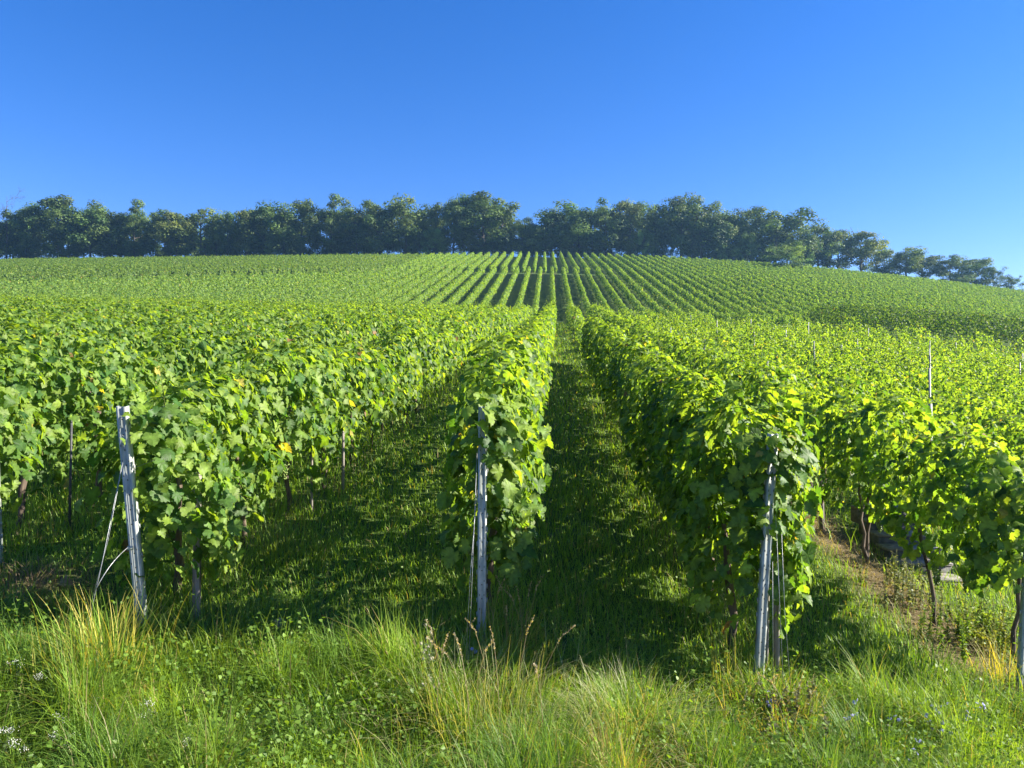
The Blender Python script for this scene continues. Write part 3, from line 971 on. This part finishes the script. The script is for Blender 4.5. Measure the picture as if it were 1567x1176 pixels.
# lighter shrubs and young trees standing in front
for (px, yt, Y, wp, lab) in [(664, 346, 204, 44, 'pale young tree in front of the wood left of the tallest group'),
                             (412, 366, 204, 18, 'small bright young tree before the dark wood on the left'),
                             (985, 350, 204, 34, 'light green bushy tree in front of the wood right of the lane'),
                             (1112, 338, 204, 46, 'light column-like tree at the foot of the right-hand wood'),
                             (1144, 352, 203, 38, 'pale rounded shrub left of the spreading tree'),
                             (1206, 372, 188, 90, 'yellow-green bush standing inside the vines below the spreading tree'),
                             (1238, 356, 203, 40, 'pale young tree right of the yellow-green bush')]:
    tree(px, yt, Y, 'pale', wp, lab, 'shrub', 'bushy_tree', 'lighter shrubs in front of the wood')


# bare dead tree at far left
def bare_tree(px, ytop, Y, label):
    r = np.random.default_rng(3)
    x = (px - CX) / F * Y; g = float(terr(x, Y)); ht = (CY - ytop) / F * Y - g
    root = empty('bare_tree', (x, Y, g)); tag(root, label, 'tree', 'trees of the hilltop wood')
    tk, br = [], []
    tk.append((*tube(np.array([[0, 0, 0], [.1, 0, ht * .4], [.0, .1, ht * .7], [.1, 0, ht]]), [.22, .16, .1, .03], 6), None))

    def grow(p, d, ln, rad, lev):
        q = p + d * ln
        br.append((*tube(np.array([p, (p + q) / 2 + r.normal(0, .05, 3) * ln, q]), [rad, rad * .75, rad * .5], 4, False), None))
        if lev < 3:
            for _ in range(4):
                grow(p + (q - p) * r.uniform(.4, 1), norm(d + r.normal(0, .55, 3) + [0, 0, .15]), ln * r.uniform(.45, .7), rad * .55, lev + 1)
    for _ in range(10):
        z = ht * r.uniform(.35, .95); a = r.uniform(0, 6.28)
        grow(np.array([0, 0, z]), norm(np.array([np.cos(a), np.sin(a), .9])), ht * .18, .045, 0)
    obj('trunk', tk, M['tbark'], root); obj('branches', br, M['tbark'], root)


bare_tree(10, 300, 206, 'bare twiggy greyish tree at the far left end of the wood')


# ------------------------------------------------------------------ grass
def blades(pos, L, W, head, bend, col, tipcol=None, segs=3):
    n = len(pos)
    t = np.linspace(0, 1, segs + 1)
    d = np.column_stack([np.cos(head), np.sin(head), np.zeros(n)]); s = np.column_stack([-np.sin(head), np.cos(head), np.zeros(n)])
    b = bend[:, None]
    hor = L[:, None] * (b * t[None] ** 1.8); ver = L[:, None] * (t[None] - .45 * b ** 1.5 * t[None] ** 2.4)
    c = pos[:, None] + hor[..., None] * d[:, None] + ver[..., None] * np.array([0, 0, 1.])
    wd = W[:, None] * (1 - t[None] ** 1.7)
    V = []
    for i_ in range(segs):
        V += [c[:, i_] - s * wd[:, i_:i_ + 1] / 2, c[:, i_] + s * wd[:, i_:i_ + 1] / 2]
    V.append(c[:, segs])
    V = np.stack(V, 1); k = V.shape[1]
    o = np.arange(n)[:, None, None] * k
    q = np.array([[2 * i_, 2 * i_ + 1, 2 * i_ + 3, 2 * i_ + 2] for i_ in range(segs - 1)])
    tr = np.array([[2 * segs - 2, 2 * segs - 1, 2 * segs]])
    tipcol = col if tipcol is None else tipcol
    tt = np.array([i_ / segs for i_ in range(segs) for _ in (0, 1)] + [1.0])
    C = col[:, None] * (1 - tt[None, :, None]) + tipcol[:, None] * tt[None, :, None]
    return V.reshape(-1, 3), [(q[None] + o).reshape(-1, 4), (tr[None] + o).reshape(-1, 3)], C.reshape(-1, 3)


GR = np.array([.115, .225, .024]); GR2 = np.array([.235, .37, .045]); GY = np.array([.26, .25, .06]); GS = np.array([.36, .29, .15])


def grasscol(r, n, dry):
    u = r.random((n, 1)); c = GR * (1 - u) + GR2 * u
    dd = (r.random((n, 1)) < np.asarray(dry).reshape(-1, 1)); v = r.random((n, 1))
    return np.where(dd, GY * (1 - v) + GS * v, c) * r.uniform(.8, 1.2, (n, 1))


def end_line(x):
    """depth of the row ends, where the open verge begins"""
    return np.interp(x, [-9, -4.3, -2.3, -.2, 1.6, 3.7, 8], [7, 6.1, 4.8, 5.1, 5.0, 5.4, 6.2])


rg = np.random.default_rng(99)
# lanes between the rows
N = 210000
y = np.exp(rg.uniform(np.log(4.6), np.log(75), N)); x = rg.uniform(-.72, .72, N) * y
keep = (y > end_line(x) - .3) & (x > near_x0(-5) + TN * y) & (x < near_x0(6) + TN * y)
keep &= rg.random(N) > np.clip(soil_amount(x, y) * 1.3, 0, .96)
x, y = x[keep], y[keep]; n = len(x)
dx = np.min(np.abs(np.stack([x - (near_x0(k) + TN * y) for k in range(-5, 7)])), 0)
cl = noise2(x, y, .9)
L = (.07 + .10 * rg.random(n) + .05 * np.clip(cl, 0, 2)) * (1 + .9 * np.exp(-(dx / .28) ** 2)) * np.interp(y, [5, 40], [1, 1.3])
W = np.maximum(.0045, .0011 * y) * rg.uniform(.7, 1.3, n)
V = blades(np.column_stack([x, y, terr(x, y) - .01]), L, W, rg.uniform(0, 6.28, n), rg.uniform(.15, 1.1, n), grasscol(rg, n, .06 + .12 * (cl > .8)), None, 2)
tag(obj('lane_grass', [V], M['grass']), 'short green grass in the shaded lanes between the vine rows', 'grass', kind='stuff')
# open verge in front
N = 150000
y = np.exp(rg.uniform(np.log(2.3), np.log(7.5), N)); x = rg.uniform(-.76, .76, N) * y
el = end_line(x)
keep = y < el + rg.normal(0, .12, N)
keep &= rg.random(N) > np.clip(soil_amount(x, y) * 1.0, 0, .85)
x, y, el = x[keep], y[keep], el[keep]; n = len(x)
c1 = noise2(x + 3, y, .55); c2 = noise2(x - 9, y + 4, 1.1)
L = (.10 + .20 * rg.random(n) ** 1.6 + .15 * np.clip(c1, -.5, 1.6)) * np.interp(y, [2.3, 3.6, 5], [.75, 1, .95]); c3 = noise2(x * 2.3 + 31, y * 2.3 - 8, .6)
L = np.clip(L * (1 + .55 * np.clip(c3, -.7, 1.4)), .05, .6)
ok = rg.random(n) > np.clip(-.5 - c3, 0, .8)
x, y, el, c1, c2, L = (q[ok] for q in (x, y, el, c1, c2, L)); n = len(x)
dry = np.clip(.08 + .22 * (c2 > .55) + .3 * (c2 > 1.1), 0, .7)
pat = noise2(x * 1.3 - 4, y * 1.3 + 11, .8)
gc = grasscol(rg, n, dry)
gc = gc * np.where(pat > .25, 1.0, .8)[:, None] * np.array([1, 1, 1.]) + np.where(pat < -.5, 1, 0)[:, None] * np.array([-.012, .0, .012])
gc = np.clip(gc * (1 + .35 * np.clip(pat - .5, 0, 1))[:, None] * np.where(pat[:, None] > .5, [1.12, 1.03, 1.], [1, 1, 1.]), .01, .6)
V = blades(np.column_stack([x, y, terr(x, y) - .015]), L, rg.uniform(.0035, .0075, n), np.where(rg.random(n) < .3, c1 * 2 + rg.normal(0, .6, n), rg.uniform(0, 6.28, n)), rg.uniform(.1, 1.35, n), gc, None, 3)
tag(obj('verge_grass', [V], M['grass']), 'tall unmown sunlit grass along the verge in the foreground', 'grass', kind='stuff')
# broad-leaved weeds and clover low in the verge
N = 48000
y = np.exp(rg.uniform(np.log(2.4), np.log(9), N)); x = rg.uniform(-.76, .76, N) * y
cw = noise2(x + 20, y - 7, .6)
keep = (cw > rg.normal(.1, .3, N)) & (y < end_line(x) + rg.exponential(.6, N)) & (rg.random(N) > np.clip(soil_amount(x, y), 0, .9))
x, y = x[keep], y[keep]; n = len(x)
zz = terr(x, y) + rg.uniform(.02, .10, n) + (.16 + .08 * cw[keep]) * rg.random(n)
V = leaves(LV_S, LF_S, np.column_stack([x, y, zz]), rg.normal(0, .55, (n, 3)) + [0, 0, 1], rg.normal(0, 1, (n, 3)), rg.uniform(.010, .028, n),
           (np.array([.08, .16, .022]) + rg.random((n, 1)) * np.array([.08, .10, .015])) * rg.uniform(.8, 1.2, (n, 1)), rg)
tag(obj('verge_weeds', [V], M['grass']), 'clover and other small round-leaved weeds low in the foreground verge', 'weeds', kind='stuff')
# straw litter on the bare strip
N = 9000
y = rg.uniform(4.8, 16, N); x = near_x0(2) + TN * y + rg.normal(-.1, .5, N)
keep = rg.random(N) < soil_amount(x, y) * 1.3
x, y = x[keep], y[keep]; n = len(x)
V = blades(np.column_stack([x, y, terr(x, y) + rg.uniform(0, .03, n)]), rg.uniform(.06, .22, n), rg.uniform(.003, .006, n), rg.uniform(0, 6.28, n), rg.uniform(1.2, 1.7, n), (GS * rg.uniform(.5, 1.2, (n, 1))), None, 2)
tag(obj('straw_litter', [V], M['grass']), 'dry straw littering the bare strip under the backlit row', 'straw', kind='stuff')


def tuft(name, px, py, n, hmin, hmax, spread, col, tipcol, label, cat='grass tuft', bend=(.1, .7), wd=(.005, .009), group='grass tufts', heads=0, headcol=None, mix=.0):
    p = hit(px, py); root = empty(name, p); tag(root, label, cat, group)
    r = np.random.default_rng(int(px * 7 + py))
    off = r.normal(0, spread, (n, 2)); x, y = p[0] + off[:, 0], p[1] + off[:, 1]
    q = np.column_stack([x, y, terr(x, y) - .01])
    L = r.uniform(hmin, hmax, n)
    hd = np.arctan2(off[:, 1], off[:, 0]) + r.normal(0, .7, n)
    gm = (r.random((n, 1)) < mix); gv = GR * .5 + GR2 * .5
    c = np.where(gm, gv, np.asarray(col)) * r.uniform(.7, 1.25, (n, 1)); tc = np.where(gm, gv * 1.15, np.asarray(tipcol)) * r.uniform(.7, 1.25, (n, 1))
    obj('blades', rel([blades(q, L, r.uniform(*wd, n), hd, r.uniform(*bend, n), c, tc, 4)], root), M['grass'], root)
    if heads:
        parts = []
        for h in range(heads):
            a = r.uniform(0, 6.28); b0 = p + [r.normal(0, spread), r.normal(0, spread), 0]; hh = r.uniform(hmax * .9, hmax * 1.25)
            d = np.array([np.cos(a), np.sin(a), 0]) * r.uniform(.05, .2)
            pts = np.array([b0, b0 + d * .25 + [0, 0, hh * .5], b0 + d * .7 + [0, 0, hh * .85], b0 + d * 1.2 + [0, 0, hh]])
            parts.append((*tube(pts, [.0016, .0014, .001, .0008], 4), np.array(headcol) * .8))
            m = 34; u = r.uniform(.80, 1, m)
            pos = np.column_stack([np.interp(u, [0, .5, .85, 1], pts[:, i_]) for i_ in range(3)]) + r.normal(0, .0028, (m, 3))
            parts.append(leaves(LV_Q, LF_Q, pos, r.normal(0, 1, (m, 3)), r.normal(0, .5, (m, 3)) + [0, 0, 1], r.uniform(.006, .011, m), np.asarray(headcol) * r.uniform(.7, 1.2, (m, 1)), r))
        obj('seed_stems', rel(parts, root), M['grass'], root)
    return root


tuft('grass_tuft', 170, 1035, 210, .25, .62, .13, (.27, .30, .05), (.56, .47, .12), 'tall golden-yellow grass tuft at the foot of the leaning left post', bend=(.05, .7), mix=.4)
tuft('grass_tuft', 100, 1060, 40, .25, .6, .09, (.10, .17, .025), (.30, .29, .07), 'thin straw-tipped grass blades left of the golden tuft', bend=(.05, .45))
tuft('grass_tuft', 330, 1000, 240, .2, .5, .26, (.07, .14, .016), (.16, .22, .03), 'long green grass around the thick stake under the left row', bend=(.2, 1.0))
tuft('grass_tuft', 440, 860, 150, .18, .42, .2, (.08, .15, .018), (.2, .24, .04), 'sunlit grass tuft under the broad left row', bend=(.2, .9))
tuft('grass_tuft', 775, 1010, 90, .2, .48, .13, (.12, .17, .025), (.36, .30, .10), 'yellowing grass at the foot of the middle post', bend=(.05, .6), heads=8, headcol=(.40, .31, .17))
tuft('grass_tuft', 735, 1105, 850, .2, .46, .25, (.24, .27, .09), (.48, .46, .26), 'pale dry grass clump in front of the middle post', bend=(.1, 1.25), wd=(.003, .0055), mix=.3, heads=12, headcol=(.42, .36, .24))
tuft('grass_tuft', 970, 1125, 900, .2, .40, .16, (.26, .29, .12), (.52, .51, .32), 'bleached dome of fine dry grass between the middle and right posts', bend=(.2, 1.3), wd=(.003, .005), mix=.35)
tuft('grass_tuft', 1185, 1100, 330, .14, .36, .22, (.22, .21, .07), (.46, .37, .18), 'brownish grass at the foot of the tilting right post', bend=(.2, 1.2), mix=.4, heads=3, headcol=(.36, .3, .2))
tuft('grass_tuft', 1540, 1050, 90, .2, .48, .11, (.2, .22, .04), (.45, .38, .1), 'yellow grass tuft at the right picture edge', bend=(.1, .6))
tuft('grass_tuft', 1105, 1060, 30, .25, .5, .06, (.13, .19, .03), (.36, .34, .1), 'few upright yellow-green stalks left of the right post', bend=(.02, .3), heads=2, headcol=(.3, .3, .1))
tuft('grass_tuft', 1390, 1040, 380, .15, .36, .32, (.075, .17, .014), (.13, .25, .02), 'lush bright green grass in the lane right of the right post', bend=(.2, 1.0))
tuft('grass_tuft', 560, 1060, 420, .2, .44, .24, (.07, .16, .014), (.13, .24, .02), 'lush green grass patch between the left and middle posts', bend=(.2, 1.0))
tuft('grass_tuft', 590, 905, 110, .1, .22, .22, (.08, .16, .016), (.15, .24, .03), 'small sunlit grass patch in the shaded lane left of the middle post', bend=(.2, .9))
tuft('grass_tuft', 875, 760, 130, .1, .2, .25, (.08, .16, .016), (.16, .24, .03), 'sunlit grass patch in the shaded central lane', bend=(.2, .9))
tuft('hay_heap', 30, 905, 420, .15, .4, .2, (.20, .15, .09), (.26, .2, .12), 'heap of dead greyish grass in the shade at the left edge', 'hay heap', (1.0, 1.6), (.003, .006), None)


def stem_plant(name, px, py, label, cat, h, nst, headc, hr, leafc, group=None, petals=0, spread=.06, nleaf=26, umbel=False):
    p = hit(px, py); root = empty(name, p); tag(root, label, cat, group)
    r = np.random.default_rng(int(px * 3 + py))
    st, lf, hd = [], [], []
    for s_ in range(nst):
        a = r.uniform(0, 6.28); hh = h * r.uniform(.6, 1.1)
        b0 = p + [r.normal(0, spread), r.normal(0, spread), -.02]; d = np.array([np.cos(a), np.sin(a), 0]) * r.uniform(.02, .12)
        pts = np.array([b0, b0 + d * .3 + [0, 0, hh * .4], b0 + d * .6 + [0, 0, hh * .75], b0 + d + [0, 0, hh]])
        st.append((*tube(pts, [.003, .0025, .002, .0013], 5), np.asarray(leafc) * .9))
        m = nleaf; u = r.uniform(.05, .9, m)
        pos = np.column_stack([np.interp(u, [0, .4, .75, 1], pts[:, i_]) for i_ in range(3)])
        dd = r.normal(0, 1, (m, 3)) * [1, 1, .3] + [0, 0, .4]
        lf.append(leaves(LV_Q * [.45, 1], LF_Q, pos, r.normal(0, .5, (m, 3)) + [0, 0, 1], dd, r.uniform(.02, .055, m) * (1.2 - .7 * u), np.asarray(leafc) * r.uniform(.7, 1.3, (m, 1)), r))
        ends = [pts[-1]] + [pts[2] + (pts[3] - pts[2]) * r.random() + r.normal(0, .018, 3) for _ in range(2)]
        for e in ends:
            if petals:
                ang = np.arange(petals) * 2 * np.pi / petals + r.random()
                face = norm(r.normal(0, .5, 3) + [0, -.4, .8])
                uu = norm(np.cross(face, [1, .2, 0])); vv = np.cross(face, uu)
                dr = np.cos(ang)[:, None] * uu + np.sin(ang)[:, None] * vv
                hd.append(leaves(LV_S * [.7, 1], LF_S, np.repeat(e[None], petals, 0) + dr * hr * .1, np.repeat(face[None], petals, 0) + r.normal(0, .1, (petals, 3)), dr, np.full(petals, hr), np.asarray(headc) * r.uniform(.85, 1.1, (petals, 1)), r, .05, .05))
            elif umbel:
                q = 16; o2 = r.normal(0, .014, (q, 3)) * [1, 1, .3]
                hd.append(blobs(e + o2, np.full(q, hr), np.asarray(headc) * r.uniform(.85, 1.1, (q, 1))))
            else:
                q = 14; dq = norm(r.normal(0, .6, (q, 3)) + [0, 0, .9])
                hd.append([blobs(e[None], np.array([hr]), np.asarray(headc)[None])] if nst <= 8 else blobs(e[None], np.array([hr]), np.asarray(headc)[None]))
                if nst <= 8: hd[-1].append(leaves(LV_Q * [.25, 1], LF_Q, e + dq * hr * .6, r.normal(0, 1, (q, 3)), dq, np.full(q, hr * 1.6), np.asarray(headc) * r.uniform(.8, 1.3, (q, 1)), r))
    if nst > 8:
        obj('stems', rel(st, root), M['grass'], root); obj('foliage', rel(lf + hd, root), M['grass'], root)
        return root
    for q in st: obj('stem', rel([q], root), M['grass'], root)
    obj('leaves', rel(lf, root), M['grass'], root)
    for q in hd: obj('flower_head', rel(q if isinstance(q, list) else [q], root), M['petal'], root)
    return root


BL = (.42, .43, .72); WH = (.75, .75, .70); GG = (.12, .17, .07)
stem_plant('thistle', 655, 1075, 'grey-green thistle with pale buds left of the dry clump at the middle post', 'thistle', .42, 5, (.42, .40, .28), .007, (.13, .18, .08), 'weeds in the verge')
stem_plant('thistle', 690, 1105, 'shorter thistle among the dry grass in front of the middle post', 'thistle', .32, 4, (.45, .42, .32), .0065, (.13, .18, .08), 'weeds in the verge')
for (px, py, lab, h) in [(1440, 1150, 'lilac-blue flowering weed with several stems at the bottom right', .26), (1475, 1120, 'lilac-blue flowering weed behind the larger one at the bottom right', .22),
                         (1325, 1140, 'single-stemmed pale blue flower left of the bottom right cluster', .28), (1385, 1105, 'faded blue flowering weed in the dark hollow at the right', .2),
                         (1165, 1085, 'small violet flower at the foot of the tilting right post', .16), (1400, 1165, 'blue flower at the bottom edge right of centre', .2), (718, 1015, 'small lilac flower at the foot of the middle post', .14)]:
    stem_plant('blue_flower', px, py, lab, 'flower', h, 4 if h > .2 else 2, BL, .014, GG, 'blue flowers in the verge', petals=7, spread=.07)
for (px, py, lab, h) in [(20, 1165, 'white flower head at the bottom left corner', .15), (57, 1172, 'white flower cluster right of the corner one at the bottom left', .13), (40, 1075, 'white flowers on the left below the golden tuft', .2),
                         (80, 1140, 'small white flower in the left foreground grass', .15), (150, 1100, 'white flower below the golden grass tuft', .16), (222, 1120, 'pale flower right of the golden tuft', .15), (300, 1172, 'white flower at the bottom edge left of centre', .13)]:
    stem_plant('white_flower', px, py, lab, 'flower', h, 2, WH, .0021, GG, 'white flowers in the verge', spread=.04, nleaf=14, umbel=True)
for (px, py, lab, h, c) in [(1395, 935, 'grey-green bushy weed behind the backlit row beside the steps', .5, (.17, .20, .11)), (1360, 900, 'smaller grey-green weed left of the bushy one under the backlit row', .36, (.17, .20, .10)),
                            (1450, 985, 'fresh green weed in front of the stone steps', .36, (.13, .22, .03)), (1485, 962, 'light green leafy weed against the lowest stone step', .34, (.16, .24, .05)), (1525, 975, 'yellowish weed right of the lowest stone step', .34, (.2, .25, .06)), (1500, 990, 'yellow-green weed right of the stone steps', .28, (.2, .24, .05)),
                            (1185, 1100, 'upright grey weed at the foot of the wooden stake', .26, (.2, .2, .13))]:
    stem_plant('weed_bush', px, py, lab, 'weed', h, 16, (.3, .3, .16), .004, c, 'bushy weeds', spread=.16, nleaf=60)


# fallen leaves
def fallen(px, py, s_, label):
    p = hit(px, py); root = empty('fallen_leaf', p + np.array([0, 0, .05])); tag(root, label, 'leaf', 'fallen leaves')
    r = np.random.default_rng(int(px))
    V, Fs, C = leaves(LV_D, LF_D, np.array([p + [0, 0, .07]]), np.array([[.2, -.5, .9]]), np.array([[1., .3, 0]]), np.array([s_]), np.array([[.3, .2, .1]]), r, .5, .4)
    obj('blade', rel([(V, Fs, C)], root), M['straw'], root)
    obj('stalk', rel([(*tube(np.array([p + [-.02, 0, .07], p + [-.05, 0, .075], p + [-.07, .01, .06]]), .0016, 4), None)], root), M['straw'], root)


fallen(96, 908, .09, 'curled brown leaf in the shade right of the hay heap')
fallen(425, 966, .09, 'dry brown leaf on the grass right of the leaning post')

# stone steps between the right-hand rows
sp_ = gp(near_x0(2) + .60 + TN * 7.8, 7.8) - np.array([0, 0, .10])
root = empty('stone_steps', sp_); tag(root, 'narrow flight of dark stone steps half hidden behind the backlit row', 'steps')
for s_ in range(7):
    obj('step', [(*bbox_bevel((.02 * s_, .26 * s_ + .13, -.06 + .105 * s_), (.58, .30, .17), .012), None)], M['stone'], root, smooth=False)
    obj('tread', [(*bbox_bevel((.02 * s_, .26 * s_ + .115, .0415 + .105 * s_), (.60, .29, .03), .006), None)], noise_mat('tread_stone_lit', (.11, .10, .09), (.22, .20, .185), 20, .9, .3) if s_ == 0 else bpy.data.materials['tread_stone_lit'], root, smooth=False)  # treads coloured lighter than the steps to paint in light on their tops

# ------------------------------------------------------------------ haze over the whole hillside
def haze():
    m, n, l, out = mat('haze')
    v = n.new('ShaderNodeVolumePrincipled')
    v.inputs['Color'].default_value = (.30, .62, 1, 1)
    v.inputs['Density'].default_value = .00026
    v.inputs['Anisotropy'].default_value = .3
    l.new(v.outputs[0], out.inputs['Volume'])
    x0, x1, y0, y1, z0, z1 = -360, 360, -70, 470, -85, 54
    o = obj('haze', [(*box(((x0 + x1) / 2, (y0 + y1) / 2, (z0 + z1) / 2), (x1 - x0, y1 - y0, z1 - z0)), None)], m, smooth=False)
    tag(o, 'thin bluish summer haze over the vineyard hill', 'haze', kind='stuff')


haze()
